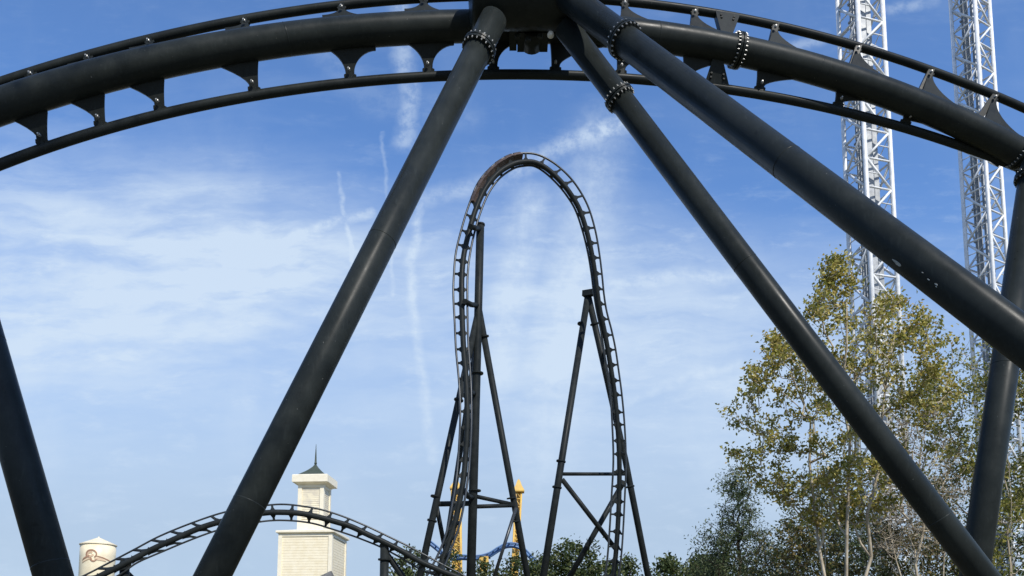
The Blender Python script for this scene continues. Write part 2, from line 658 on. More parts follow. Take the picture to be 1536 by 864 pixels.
TIES = [(-330, -325), (-225, -218), (-125, -110), (-35, -20), (48, 65), (132, 152), (224, 241), (367, 382), (512, 526), (635, 643), (738, 740), (835, 833), (937, 931),
        (1042, 1030), (1163, 1138), (1287, 1255), (1396, 1355), (1492, 1440), (1600, 1530), (1720, 1640)]
for (xu, xl) in TIES:
    mb = MB()
    if xl < 470:
        a, b = 1.25, .04
    elif xl < 770:
        a, b = .52, .52
    else:
        a, b = .04, 1.05
    xs = (xu + xl) / 2
    arm(mb, xs + (xu - xl) * .2, up_pt(xu), a * (.25 if xl < 470 else .62), b * .8, .06)
    arm(mb, xs - (xu - xl) * .12, lo_pt(xl), a * .85, b * .85, .08, .95 if 470 < xl < 770 else .66)
    mb.bar(up_pt(xu), lo_pt(xl), .062, .08, V((0, 1, 0)))
    mb.build('crosstie', M['rail'], track)
    for q in (up_pt(xu), lo_pt(xl)):
        d = (q - spine_pt(xs)).normalized()
        MB().lathe(q - d * .17 + V((0, -.1, 0)), V((0, -1, 0)), [(.028, -.02), (.028, .03), (.016, .035), (.016, .06)], 6, False).build('bolt', M['galv'], track)

for x in (-60, 430, 985, 1225):
    q_ = spine_pt(x)
    MB().lathe(q_, spine_pt(x + 4) - q_, [(RS - .004, -.02), (RS + .003, -.008), (RS + .003, .008), (RS - .004, .02)], 30).build('weld_seam', M['steel'], track)

# spine joint with its flange and rail-joint gussets, right of centre
c = spine_pt(1106)
T = (spine_pt(1112) - spine_pt(1100)).normalized()
flange(track, c, T, RS, 26, .06, big=1.22)
for (x0, x1, xm, fn, s0) in ((1068, 1112, 1088, up_pt, 1), (1052, 1096, 1076, lo_pt, 1)):
    a, b, m_ = fn(x0), fn(x1), spine_pt(xm)
    q = fn((x0 + x1) / 2)
    d = (m_ - q).normalized()
    t = (b - a).normalized()
    L = (m_ - q).length - RS * .80
    gm = MB()
    gm.prism([q - t * .27, q + t * .27, q + t * .09 + d * L, q - t * .09 + d * L], V((0, .09, 0)))
    for sx in (-.16, .16):
        for sd_ in (.12, .2):
            gm.lathe(q + t * sx * (1 - sd_) + d * sd_ + V((0, -.08, 0)), V((0, -1, 0)), [(.022, 0), (.022, .04)], 6, False)
    gm.build('joint_gusset', M['rail'], track)
c = spine_pt(1530)
flange(track, c, (spine_pt(1536) - spine_pt(1524)), RS, 26, .06, big=1.22)

# ---- centre support: cap and three legs ------------------------------------
sup = thing('coaster_support', 'three legged charcoal support with bolted flanges carrying the middle of the nearest track', 'support', (0, 15, 0))
cap = MB()
ca, cb = P(705, -11, 14.75), P(891, -11, 14.95)
d = (cb - ca).normalized()
Lc = (cb - ca).length
cap.lathe(ca, d, [(.50, 0), (.585, .02), (.615, .06), (.62, .12), (.62, Lc - .12), (.615, Lc - .06), (.585, Lc - .02), (.50, Lc)], 40)
cap.build('cap', M['steel'], sup)
sb = MB()
for (x0, y0, x1, y1) in ((764, 20, 775, 62), (776, 46, 822, 64)):
    a, b = P(x0, y0, 15.5), P(x1, y1, 15.5)
    sb.box((a + b) / 2, ((b.x - a.x) / 2, 0, 0), (0, .26, 0), (0, 0, (a.z - b.z) / 2))
cc = P(798, 62, 15.5)
sb.lathe(cc + V((0, -.26, .12)), (0, 1, 0), [(.22, 0), (.22, .5)], 20)
sb.build('saddle_bracket', M['rail'], sup)
for bx in (776, 792, 810):
    MB().lathe(P(bx, 60 - abs(bx - 793) * .3, 15.15), (0, -1, 0), [(.05, -.02), (.05, .05), (.03, .06)], 8, False).build('bolt', M['rail'], sup)
MB().lathe(P(826, 52, 15.0), (0, -1, 0), [(.035, -.06), (.06, -.03), (.065, 0), (.05, .045), (.02, .06)], 14).build('pale_end_cap', M['white'], sup)


def leg(parent, pa, pb, r0, r1=None, fl=None, nb=20):
    pa, pb = V(pa), V(pb)
    end = to_ground(pa, pb)
    r1 = r1 or r0
    o = MB().tube([pa, pa + (end - pa) * .5, end], [r0, (r0 + r1) / 2, r1], 30).build('leg', M['steel'], parent)
    if fl is not None:
        for (px, py) in fl:
            # nearest point along the leg to that pixel row
            best = min((pa + (end - pa) * (k / 400) for k in range(401)), key=lambda q: (proj(q)[0] - px) ** 2 + (proj(q)[1] - py) ** 2)
            flange(parent, best, end - pa, r0, nb)
    for u_ in (.36, .71):
        q_ = pa + (end - pa) * u_
        r_ = r0 + (r1 - r0) * u_
        MB().lathe(q_, end - pa, [(r_ - .003, -.018), (r_ + .003, -.006), (r_ + .003, .006), (r_ - .003, .018)], 30).build('weld_seam', M['steel'], parent)
    footing(parent, V((end.x, end.y, 0)), r0)
    return o


def proj(q):
    x, y, z = q.x, q.y, q.z - EYE
    zc = y * math.cos(PITCH) + z * math.sin(PITCH)
    yc = -y * math.sin(PITCH) + z * math.cos(PITCH)
    return (768 + F * x / zc, YP - F * yc / zc)


leg(sup, P(741, 28, 14.55), P(320, 862, 12.5), .243, .25, [(722, 73)])
L2 = leg(sup, P(852, -4, 14.5), P(1536, 512, 9.9), .247, .25, [(925, 77)], 22)
leg(sup, P(848, 40, 14.95), P(1474, 864, 14.3), .222, .235, [(928, 147)])
# pale paint chips on the big diagonal leg
rc = random.Random(5)
pa, pe = P(852, -4, 14.5), P(1536, 512, 9.9)
ld = (pe - pa).normalized()
for (px, py, lw) in ((1368, 408, .075), (1400, 420, .018), (1412, 431, .02), (1422, 438, .03), (1424, 442, .016)):
    best = min((pa + (pe - pa) * (k / 600) for k in range(601)), key=lambda q: abs(proj(q)[0] - px))
    nrm = (V((0, 0, EYE)) - best)
    nrm = (nrm - ld * nrm.dot(ld)).normalized()
    sid = ld.cross(nrm)
    off = (py - proj(best)[1]) / F * 11 * -.8
    off = max(-.2, min(.2, off))
    up_s = sid if sid.z > 0 else -sid
    cpt = best + up_s * off + nrm * math.sqrt(.2505 ** 2 - off ** 2)
    nn = (cpt - best).normalized()
    ss = ld.cross(nn)
    poly = [cpt + ld * math.cos(a) * lw * rc.uniform(.7, 1.2) + ss * math.sin(a) * lw * .30 * rc.uniform(.6, 1.2) for a in np.linspace(0, 2 * math.pi, 9)[:-1]]
    MB().prism(poly, nn * .004).build('paint_chip', M['chip'], sup)

# ---- right and left columns -------------------------------------------------
rcs = thing('coaster_support', 'single leaning charcoal column at the right edge under the nearest track', 'support', (9, 17, 0))
rt, rb = P(1549, 264, 17.3), P(1467, 824, 17.0)
leg(rcs, rt, rb, .272, .272, [(1547, 268)])
hd = MB()
hd.tube([rt, P(1551, 248, 17.3), P(1553, 240, 17.4)], [.272, .26, .25], 20)
hd.build('head_stub', M['steel'], rcs)
lcs = thing('coaster_support', 'single leaning charcoal column at the lower left edge of the photo', 'support', (-8, 13, 0))
lt, lb = P(-112, 190, 13.3), P(80, 864, 13.3)
leg(lcs, lt, lb, .272, .285, [(-108, 205)])
gm = MB()
gm.prism([P(-120, 138, 13.75), P(34, 141, 13.95), P(-10, 158, 13.9), P(-120, 190, 13.7)], V((0, .05, 0)))
gm.build('gusset_plate', M['rail'], lcs)
MB().lathe(P(-150, 178, 13.9), P(-60, 160, 13.9) - P(-150, 178, 13.9), [(.3, 0), (.36, .03), (.36, .9), (.3, .95)], 24).build('collar', M['steel'], lcs)


# ------------------------------------------------------------------ far tracks
def far_track(root, rows, n, r_sp, r_rail, tie_step, rail_mats, flare=.22, flange_at=()):
    """rows: (A px,py,Y), (S px,py,Y), (B px,py,Y) matched stations"""
    A = [P(*r[0]) for r in rows]
    Sx = [P(*r[1]) for r in rows]
    B = [P(*r[2]) for r in rows]
    cA, cS, cB = crom(A, n), crom(Sx, n), crom(B, n)
    MB().tube(cS, r_sp, 12).build('spine', M['steel_far'], root)
    MB().tube(cA, r_rail, 8).build('rail', rail_mats[0], root)
    MB().tube(cB, r_rail, 8).build('rail', rail_mats[1], root)
    acc = 0
    last = cS[0]
    i0 = 0
    for i in range(1, n - 1):
        acc += np.linalg.norm(cS[i] - cS[i - 1])
        if acc >= tie_step:
            acc -= tie_step
            mb = MB()
            C = V(cS[i])
            T = (V(cS[i + 1]) - V(cS[i - 1])).normalized()
            for q in (V(cA[i]), V(cB[i])):
                D = (q - C)
                L = D.length
                if L < .05:
                    continue
                D.normalize()
                Tp = (T - D * T.dot(D)).normalized()
                N = Tp.cross(D).normalized()
                rings = []
                for (u_, wd) in ((0, flare + .1), (r_sp * .9 / L, flare), (min(.70, r_sp / L + .30), .075), (1.0, .07)):
                    c = C + D * (L * u_)
                    rings.append([c + Tp * wd + N * .05, c - Tp * wd + N * .05, c - Tp * wd - N * .05, c + Tp * wd - N * .05])
                mb.frust(rings)
            mb.build('crosstie', M['steel_far'], root)
    return cA, cS, cB


loop = thing('coaster_track', 'tall narrow charcoal coaster hill twisting up and over in the distance', 'coaster track', tuple(P(790, 1000, 62)))
rows = []
LD = [  # A (outer rail)      S (spine)        B (second rail)
    ((606, 930), (622, 935), (634, 925)),
    ((640, 864), (654, 866), (661, 864)),
    ((656, 834), (667, 832), (676, 826)),
    ((669, 801), (680, 794), (689, 788)),
    ((678, 759), (689, 754), (697, 750)),
    ((684, 723), (695, 720), (702, 717)),
    ((687, 692), (698, 690), (704.5, 688)),
    ((690, 640), (701, 640), (707, 638)),
    ((690, 600), (700.5, 600), (707, 600)),
    ((688, 567), (699, 567), (706, 567)),
    ((684, 525), (695.5, 525), (703, 525)),
    ((682, 483), (693.5, 483), (701.5, 483)),
    ((680, 442), (692.5, 442), (701, 442)),
    ((681, 410), (693, 411), (701.5, 412)),
    ((684, 378), (696, 381), (704.5, 384)),
    ((693, 341), (704, 346), (711.5, 350)),
    ((704, 306), (714, 313), (721, 318)),
    ((718, 273), (728, 283), (733.5, 289)),
    ((740, 248), (747, 260), (750, 267)),
    ((762, 234), (768, 247), (770, 253)),
    ((783, 230), (785, 243), (785, 249)),
    ((806, 232), (802, 244), (800, 249)),
    ((830, 244), (820, 253), (815, 257)),
    ((852, 263), (839, 270), (833, 273)),
    ((869, 285), (855, 290), (849, 292)),
    ((883, 312), (869, 314), (863, 315)),
    ((893, 346), (880, 347), (874, 347)),
    ((899, 380), (887.5, 380), (882, 380)),
    ((903, 412), (892.5, 411), (887, 410)),
    ((906, 442), (896, 440), (890.5, 438)),
    ((910, 467), (900, 466), (895, 466)),
    ((917, 494), (906, 494), (901, 494)),
    ((923, 522), (911.5, 523), (905.5, 523)),
    ((928, 556), (917, 557), (911, 557)),
    ((933, 594), (922, 592), (915.5, 592)),
    ((937, 640), (926.5, 640), (918.5, 640)),
    ((939, 692), (929, 692), (920, 692)),
    ((937, 750), (928.5, 750), (917, 750)),
    ((933, 821), (925, 815), (913, 815)),
    ((928, 864), (920, 862), (908, 862)),
    ((918, 930), (909, 928), (897, 926)),
]
m_ = len(LD)
for i, (a, s, b) in enumerate(LD):
    u = i / (m_ - 1)
    Yb = 58 + 12 * u
    low = abs(2 * u - 1) ** 2.0            # 1 at the bottoms, 0 at the crest
    ds = -.25 + 1.0 * low
    rows.append(((a[0], a[1], Yb + .25 * (1 - low)), (s[0], s[1], Yb + ds), (b[0], b[1], Yb + .1 * (1 - low))))
cA, cS, cB = far_track(loop, rows, 420, .205, .082, 1.22, (M['rail_worn'], M['rail_worn']), .22)

# copper train parked over the left shoulder of the far hill
tr = thing('coaster_train', 'copper brown train climbing the left shoulder of the distant coaster hill', 'coaster train', tuple(P(735, 250, 62.5)))
i0 = int(np.argmin([abs(proj(V(p))[1] - 300) + (999 if i > 210 else 0) for i, p in enumerate(cA)]))
i1 = int(np.argmin([abs(proj(V(p))[0] - 781) + (999 if abs(i - 205) > 60 else 0) for i, p in enumerate(cA)]))
ncar = 6
pos = np.linspace(i0, i1, ncar + 1)
def on(c, t):
    i = int(min(max(t, 0), len(c) - 1.001))
    return V(c[i]) * (1 - (t - i)) + V(c[i + 1]) * (t - i)
for k in range(ncar):
    t0, t1 = pos[k] + .05, pos[k + 1] - .05
    car = None
    rings = []
    for (t, e) in ((t0, .9), (t0 * .8 + t1 * .2, 1), (t0 * .2 + t1 * .8, 1), (t1, .9)):
        a, s_c, b = on(cA, t), on(cS, t), on(cB, t)
        mid = (a + b) / 2
        up = (a - s_c)
        T = (on(cS, t + 1) - on(cS, t - 1)).normalized()
        up = (up - T * up.dot(T)).normalized()
        sd_ = T.cross(up).normalized()
        hw = .42
        base = a * .65 + b * .35 - up * .12
        rings.append([base - sd_ * hw * e, base + sd_ * hw * e, base + sd_ * hw * .85 * e + up * .30 * e, base - sd_ * hw * .85 * e + up * .30 * e])
    mb = MB()
    mb.frust(rings)
    car = mb.build('car', M['rust'], tr)
    sm_ = MB()
    a, s_c, b = on(cA, (t0 + t1) / 2), on(cS, (t0 + t1) / 2), on(cB, (t0 + t1) / 2)
    T = (on(cS, t1) - on(cS, t0)).normalized()
    up = (a - s_c)
    up = (up - T * up.dot(T)).normalized()
    sd_ = T.cross(up).normalized()
    for sg in (-1, 1):
        sm_.box(a * .65 + b * .35 + up * .24 + sd_ * .2 * sg, sd_ * .12, T * .3, up * .06)
    sm_.build('seat', M['seat'], car)


def pipe(parent, name, pts, r, n=12, material=None):
    return MB().tube(pts, r, n).build(name, material or M['steel_far'], parent)


def collar(parent, q, d, r):
    MB().lathe(q, d, [(r, -.06), (r * 1.45, -.05), (r * 1.45, .05), (r, .06)], 14, False).build('collar', M['steel_far'], parent)


# ---- left support frame of the far hill -------------------------------------
Yl = 63.5
ls = thing('coaster_support', 'tall charcoal mast with splayed legs holding the left side of the distant hill', 'support', tuple(P(709, 1000, Yl)))
pipe(ls, 'mast', [P(720.5, 336, Yl), P(717, 480, Yl), P(712.5, 640, Yl), to_ground(P(717, 480, Yl), P(712, 660, Yl))], [.31, .31, .33, .34], 18)
MB().lathe(P(720.5, 336, Yl), (0, 0, 1), [(.36, -.12), (.36, .0), (.30, .03)], 18, False).build('top_plate', M['steel_far'], ls)
for (x0, y0, x1, y1) in ((720, 343, 706, 340), (717, 458, 697, 452), (712, 590, 702, 585), (710, 746, 695, 735)):
    pipe(ls, 'arm', [P(x0, y0, Yl), P((x0 + x1) / 2, y0 - 1, Yl - 1.2), P(x1, y1, Yl - 2.6)], [.2, .2, .2])
legL = [P(716, 474, Yl), P(645, 795, Yl - 1.5)]
legR = [P(718, 462, Yl), P(770, 748, Yl + 2.0)]
pipe(ls, 'leg', [legL[0], to_ground(*legL)], .25, 16)
pipe(ls, 'leg', [legR[0], to_ground(*legR)], .25, 16)
pipe(ls, 'leg', [P(714, 520, Yl + .4), to_ground(P(714, 520, Yl + .4), P(696, 640, Yl + 4))], .22, 16)
pipe(ls, 'brace', [P(655, 756, Yl - 1.3), P(709, 755, Yl)], .20)
pipe(ls, 'brace', [P(711, 744, Yl), P(771, 757, Yl + 2)], .16)
pipe(ls, 'brace', [P(711, 760, Yl), P(771, 758, Yl + 2)], .16)
pipe(ls, 'brace', [P(655, 760, Yl - 1.3), P(668, 826, Yl - .4)], .17)
pipe(ls, 'brace', [P(774, 762, Yl + 1.6), P(741, 866, Yl + 1)], .13, 12, M['rail_worn'])
for (q, d_, r) in ((P(688, 600, Yl - .6), legL[1] - legL[0], .25), (P(653, 745, Yl - 1.3), legL[1] - legL[0], .25), (P(648, 781, Yl - 1.4), legL[1] - legL[0], .25),
                   (P(726.5, 505, Yl + .3), legR[1] - legR[0], .25), (P(767, 747, Yl + 1.9), legR[1] - legR[0], .25), (P(773, 782, Yl + 2.2), legR[1] - legR[0], .25),
                   (P(716, 560, Yl), V((0, 0, 1)), .32), (P(712, 736, Yl), V((0, 0, 1)), .33)):
    collar(ls, q, d_, r)

# ---- right support frame of the far hill ------------------------------------
Yr = 69.5
rs_ = thing('coaster_support', 'charcoal A-frame with crossed braces holding the right side of the distant hill', 'support', tuple(P(882, 1000, Yr)))
rl = [P(882, 442, Yr), P(815, 864, Yr - 1.0)]
rr_ = [P(882, 442, Yr), P(939, 693, Yr + 2.2)]
rr2 = [P(938, 690, Yr + 2.2), P(972, 864, Yr + 2.6)]
pipe(rs_, 'leg', [rl[0], to_ground(*rl)], [.27, .30], 16)
pipe(rs_, 'leg', [rr_[0], P(911, 570, Yr + 1.1), P(938, 690, Yr + 2.2), to_ground(*rr2)], .27, 16)
MB().bar(P(875, 441, Yr), P(894, 438, Yr - .6), .24).build('head_beam', M['steel_far'], rs_)
pipe(rs_, 'arm', [P(905, 530, Yr + .8), P(914, 528, Yr - .6)], .18)
pipe(rs_, 'brace', [P(841, 711, Yr - .6), P(940, 711, Yr + 2.2)], .15)
pipe(rs_, 'brace', [P(843, 719, Yr - .4), P(924, 824, Yr + 1.3)], .20)
pipe(rs_, 'brace', [P(936, 722, Yr + 2.5), P(853, 868, Yr + 2.5)], .23)
for (q, d_) in ((P(873, 486, Yr), rl[1] - rl[0]), (P(892, 486, Yr + .4), rr_[1] - rr_[0]), (P(841.5, 692, Yr - .6), rl[1] - rl[0]), (P(835.5, 731, Yr - .7), rl[1] - rl[0]), (P(945, 730, Yr + 2.3), rr2[1] - rr2[0])):
    collar(rs_, q, d_, .27)

# ---- low hill at the lower left ---------------------------------------------
low = thing('coaster_track', 'low charcoal coaster hump curving in front of the cream tower', 'coaster track', tuple(P(420, 1000, 54)))
LH = [
    ((-40, 935), (-20, 952), (0, 966)),
    ((70, 890), (95, 890), (120, 890)),
    ((127, 863), (150, 864), (176, 864)),
    ((160, 846), (184, 847), (206, 844)),
    ((200, 825), (222, 827), (247, 826)),
    ((240, 804), (261, 809), (283, 811)),
    ((289, 784), (303, 791), (318, 798)),
    ((334, 769), (345, 779), (354, 788)),
    ((371, 762), (380, 772), (388, 783)),
    ((399, 758), (402, 769), (405, 781)),
    ((425, 756.5), (424, 768.5), (424, 780.5)),
    ((452, 759), (449, 770), (449, 782)),
    ((480, 764), (475, 775), (473, 786)),
    ((507, 772), (501, 782), (496, 793)),
    ((533, 782), (527, 790), (521, 801)),
    ((558, 793), (550, 801), (543, 809)),
    ((585, 806), (578, 814), (572, 821)),
    ((612, 819), (607, 829), (600, 836)),
    ((640, 834), (634, 844), (625, 851)),
    ((668, 849), (664, 857), (655, 864)),
    ((700, 866), (697, 871), (692, 878)),
    ((760, 905), (758, 908), (752, 915)),
]
rows = []
for i, (a, s, b) in enumerate(LH):
    Y = 54 + (a[0] - 400) * .006
    rows.append(((a[0], a[1], Y + .5), (s[0], s[1], Y), (b[0], b[1], Y + .2)))
far_track(low, rows, 300, .185, .06, 1.13, (M['rail_worn'], M['rail_worn']), .17)
for k, (x, y, Y, bx) in enumerate(((577, 822, 55.4, 606), (187, 852, 53, 199))):
    lw = thing('coaster_support', ['short dark post under the right slope of the low coaster hump', 'short dark post under the left slope of the low coaster hump'][k],
               'support', (P(x, y, Y).x, Y, 0), 'posts under the low coaster hump')
    q = P(x, y, Y)
    pipe(lw, 'post', [q, V((q.x, q.y, .1))], .29, 16)
    collar(lw, q - V((0, 0, .75)), V((0, 0, 1)), .29)
    e = P(bx, 864, Y + 1)
    pipe(lw, 'leg', [q - V((0, 0, .2)), to_ground(q, e)], .2, 12)
    MB().bar(q + V((-.1, 0, .0)), P(x + 3, y - 10, Y), .25).build('saddle', M['steel_far'], lw)


# ------------------------------------------------------------------ white drop towers
def drop_tower(label, px_mid, py_mid, Y, alpha, wd, htop, seed):
    base = P(px_mid, py_mid, Y)
    near = V((base.x, Y, 0))
    eL = V((-math.cos(alpha), math.sin(alpha), 0))
    eR = V((math.sin(alpha), math.cos(alpha), 0))
    t = thing('drop_tower', label, 'drop tower', tuple(near + (eL + eR) * wd / 2), 'white drop towers')
    corners = [near, near + eL * wd, near + (eL + eR) * wd, near + eR * wd]
    for c in corners:
        MB().tube([c, c + V((0, 0, htop))], .27, 14).build('chord', M['white'], t)
    np_ = int(htop / wd)
    tmpl = {}
    for k in range(np_):
        z0 = k * wd
        for j in range(4):
            a, b = corners[j], corners[(j + 1) % 4]
            inner = (b - a).normalized()
            if j not in tmpl:
                h0 = MB().tube([a + inner * .2, b - inner * .2], .125, 8).build('crossbar', M['white'], t)
                d0 = MB().tube([a + inner * .16, b - inner * .16 + V((0, 0, wd))], .15, 8).build('diagonal', M['white'], t)
                d1 = MB().tube([b - inner * .16, a + inner * .16 + V((0, 0, wd))], .15, 8).build('diagonal', M['white'], t)
                h1 = MB().tube([(a + b) / 2, b - inner * .2 + V((0, 0, .0))], .06, 6)
                tmpl[j] = (h0, d0, d1)
                d1.location = (0, 0, wd)
            else:
                h0, d0, d1 = tmpl[j]
                if k != 1:
                    dd = (d0 if k % 2 == 0 else d1).copy()
                    dd.location = (0, 0, z0)
                    COL.objects.link(dd)
                hh = h0.copy()
                hh.location = (0, 0, z0)
                COL.objects.link(hh)
    # lighter half-height struts inside each panel (too fine to pick apart)
    fs_ = MB()
    for k in range(np_):
        z0 = k * wd
        for j in range(4):
            a, b = corners[j], corners[(j + 1) % 4]
            mid = (a + b) / 2 + V((0, 0, z0 + wd / 2))
            c = (a if k % 2 else b) + V((0, 0, z0 + wd / 2))
            fs_.tube([mid, c], .075, 6)
            if j in (0, 2):
                fs_.tube([mid, (b if k % 2 else a) + V((0, 0, z0 + wd * .95))], .05, 6)
    fs_.build('light_bracing', M['white'], t, kind='stuff')
    cen = near + (eL + eR) * wd / 2
    for (u, v_, s) in ((.30, .38, .36), (.66, .36, .34), (.45, .75, .28)):
        c = near + eL * wd * u + eR * wd * v_
        MB().bar(c, c + V((0, 0, htop)), s, s * .8).build('guide_column', M['greycol'], t)
    lad = MB()
    c0 = near + eL * wd * .48 + eR * wd * .16
    for sgn in (-1, 1):
        lad.bar(c0 + eL * .24 * sgn, c0 + eL * .24 * sgn + V((0, 0, htop)), .04)
    z = .3
    while z < htop:
        lad.bar(c0 - eL * .24 + V((0, 0, z)), c0 + eL * .24 + V((0, 0, z)), .025)
        z += .6
    lad.build('ladder', M['greycol'], t)
    cab = MB()
    rr = random.Random(seed)
    z = 2
    c1 = near + eL * wd * .75 + eR * wd * .3
    cab.bar(c1, c1 + V((0, 0, htop)), .09)
    while z < htop:
        cab.box(c1 + V((0, 0, z)), eL * .28, eR * .2, V((0, 0, .12)))
        z += rr.choice((1.9, 2.4, 3.4))
    cab.build('cable_run', M['greycol'], t)
    return t


drop_tower('white lattice drop tower with dark inner columns, left of the pair', 1293.5, 150, 95, R(74.2), 3.57, 96, 3)
drop_tower('white lattice drop tower behind the right edge column, right of the pair', 1472, 150, 113, R(60.7), 3.57, 112, 4)


# ------------------------------------------------------------------ cream cupola tower
def cream_tower():
    Y = 85
    th = R(-4.2)
    ex, ey = V((math.cos(th), math.sin(th), 0)), V((-math.sin(th), math.cos(th), 0))
    w1, w2 = 5.35, 2.62
    fr = P(498, 800, Y)
    cen = V((fr.x, fr.y, 0)) - ex * w1 / 2 + ey * w1 / 2
    t = thing('cupola_tower', 'cream clapboard tower with a smaller louvred cupola and spire', 'tower', tuple(cen))

    def Z(py, yy=Y):
        return P(480, py, yy).z

    def sq(wd, z):
        h = wd / 2
        return [cen + ex * sx * h + ey * sy * h + V((0, 0, z)) for sx, sy in ((-1, -1), (1, -1), (1, 1), (-1, 1))]

    def ring(name, spec, m, **k):
        return MB().frust([sq(a, b) for a, b in spec]).build(name, m, t, **k)
    z0 = Z(800)
    ring('wall', [(w1 - .16, 0), (w1 - .16, z0)], M['cream'])
    # clapboards: wedge courses on all four sides
    cl = MB()
    zz = .1
    cz = .27
    while zz + cz < z0 - .25:
        cl.frust([sq(w1 - .05, zz), sq(w1 - .072, zz + cz - .006)])
        zz += cz
    cl.build('clapboard', M['cream'], t, kind='stuff')
    for sx, sy in ((-1, -1), (1, -1), (1, 1), (-1, 1)):
        c = cen + ex * sx * (w1 / 2 - .13) + ey * sy * (w1 / 2 - .13)
        MB().box(c + V((0, 0, z0 / 2)), ex * .19, ey * .19, V((0, 0, z0 / 2 - .01))).build('corner_board', M['trim'], t)
    ring('frieze', [(w1 + .07, z0 - .28), (w1 + .07, z0 + .02)], M['trim'])
    ring('cornice', [(w1 + .2, z0 + .022), (w1 + .5, z0 + .10), (w1 + .56, z0 + .12), (w1 + .56, z0 + .30), (w1 + .5, z0 + .33)], M['trim'])
    z1 = Z(796) + .1
    ring('skirt_roof', [(w1 + .4, z0 + .332), (w2 + .3, z0 + .62)], M['trim'])
    # cupola
    zb, zt = z0 + .5, Z(728, 87)
    ring('cupola_wall', [(w2 - .22, zb), (w2 - .22, zt + .05)], M['louver'])
    for sx, sy in ((-1, -1), (1, -1), (1, 1), (-1, 1)):
        c = cen + ex * sx * (w2 / 2 - .17) + ey * sy * (w2 / 2 - .17)
        MB().box(c + V((0, 0, (zb + zt) / 2)), ex * .2, ey * .2, V((0, 0, (zt - zb) / 2 + .02))).build('corner_post', M['trim'], t)
    for zz_, hh in ((zb + .55, .55), (zt - .12, .16)):
        ring('cupola_rail', [(w2 - .02, zz_ - hh), (w2 - .02, zz_ + hh)], M['trim'])
    lv = []
    zz = zb + 1.2
    lb = MB()
    while zz < zt - .35:
        lb.frust([sq(w2 - .11, zz), sq(w2 - .16, zz + .19)])
        zz += .2
    lb.build('louver', M['louver'], t, kind='stuff')
    ring('cupola_cornice', [(w2 + .12, zt), (w2 + .5, zt + .12), (w2 + .95, zt + .16), (w2 + 1.05, zt + .2), (w2 + 1.05, zt + .92), (w2 + .9, zt + .98)], M['trim'])
    # concave roof and spire
    zr = zt + .982
    H = P(479, 692, 87).z - zr
    prof = []
    for k in range(9):
        u = k / 8
        prof.append((w2 * 1.12 * (1 - u) ** 1.5 + .08, zr + H * u))
    roof = ring('roof', prof, M['roofing'])
    top = P(479, 663, 87).z
    MB().lathe(cen + V((0, 0, zr + H - .1)), (0, 0, 1), [(.13, 0), (.15, .12), (.11, .2), (.075, (top - zr - H) * .5), (.018, top - zr - H + .1)], 10).build('spire', M['roofing'], roof)


cream_tower()

# small gabled roof in front of the tower
gy = 78
gq = P(493.5, 854, gy)
gb = thing('gabled_building', 'small grey shingled gable peeking up in front of the cream tower', 'building', (gq.x, gy, 0))
zr = gq.z
mb = MB()
hw = 2.6
dp = 3.0
slope = 1.62
k_ = gy / F
for tz in (0,):
    ap = V((gq.x, gy + 1.0, zr))
    eav = [(-42, 24, 0), (6.5, 24, -.4), (9, 24, 2.6), (-40, 24, 3)]
    ring_ = [V((gq.x + ex_ * k_, gy + ey_, zr - ez_ * k_)) for ex_, ez_, ey_ in eav]
    low_ = [p_ - V((0, 0, .12)) for p_ in ring_]
    mb.frust([low_, ring_, [ap + (p_ - ap) * .03 for p_ in ring_]])
mb.build('roof', M['shingle'], gb)
zw = zr - 24 * gy / F - .2
mb = MB()
mb.frust([[V((gq.x + (sx * 1.2 - 1.0), gy + .1 + sy * 2.2, z)) for sx, sy in ((-1, 0), (1, 0), (1, 1), (-1, 1))] for z in (0, zw + .1)])
mb.build('wall', M['cream'], gb)

# ------------------------------------------------------------------ water tower
WY = 110
wq = P(147.5, 818, WY)
wt = thing('water_tower', 'cream water tank with a conical roof and a brown emblem', 'water tower', (wq.x, WY, 0))
rad = 25.0 / F * WY
zt = wq.z
hT = 4.7
wc = V((wq.x, WY, 0))
MB().lathe(wc, (0, 0, 1), [(rad * .97, zt - hT), (rad * .985, zt - hT + .1), (rad, zt - 1.5), (rad, zt)], 40).build('tank', M['tank'], wt)
MB().lathe(wc, (0, 0, 1), [(rad * 1.05, zt - .03), (rad * 1.05, zt + .08), (rad * .25, zt + .82), (.1, zt + 1.0), (.08, zt + 1.12)], 40, False).build('roof', M['tank'], wt)
for a in range(4):
    x, y = math.cos(a * math.pi / 2 + .5) * rad * .8, math.sin(a * math.pi / 2 + .5) * rad * .8
    MB().tube([wc + V((x, y, zt - hT + .05)), wc + V((x * 1.3, y * 1.3, 0))], .16, 10).build('leg', M['tank'], wt)
MB().lathe(wc, (0, 0, 1), [(rad * 1.3, zt - hT - .06), (rad * 1.3, zt - hT + .04)], 40, False).build('walkway', M['greycol'], wt)
em = MB()


def on_tank(ex_, ez):
    """ex_, ez in metres across / up on the tank face"""
    a = -math.pi / 2 + math.atan2(wc.x, WY) * -1 + ex_ / rad
    return wc + V((math.cos(a) * (rad + .02), math.sin(a) * (rad + .02), ez)), V((math.cos(a), math.sin(a), 0))


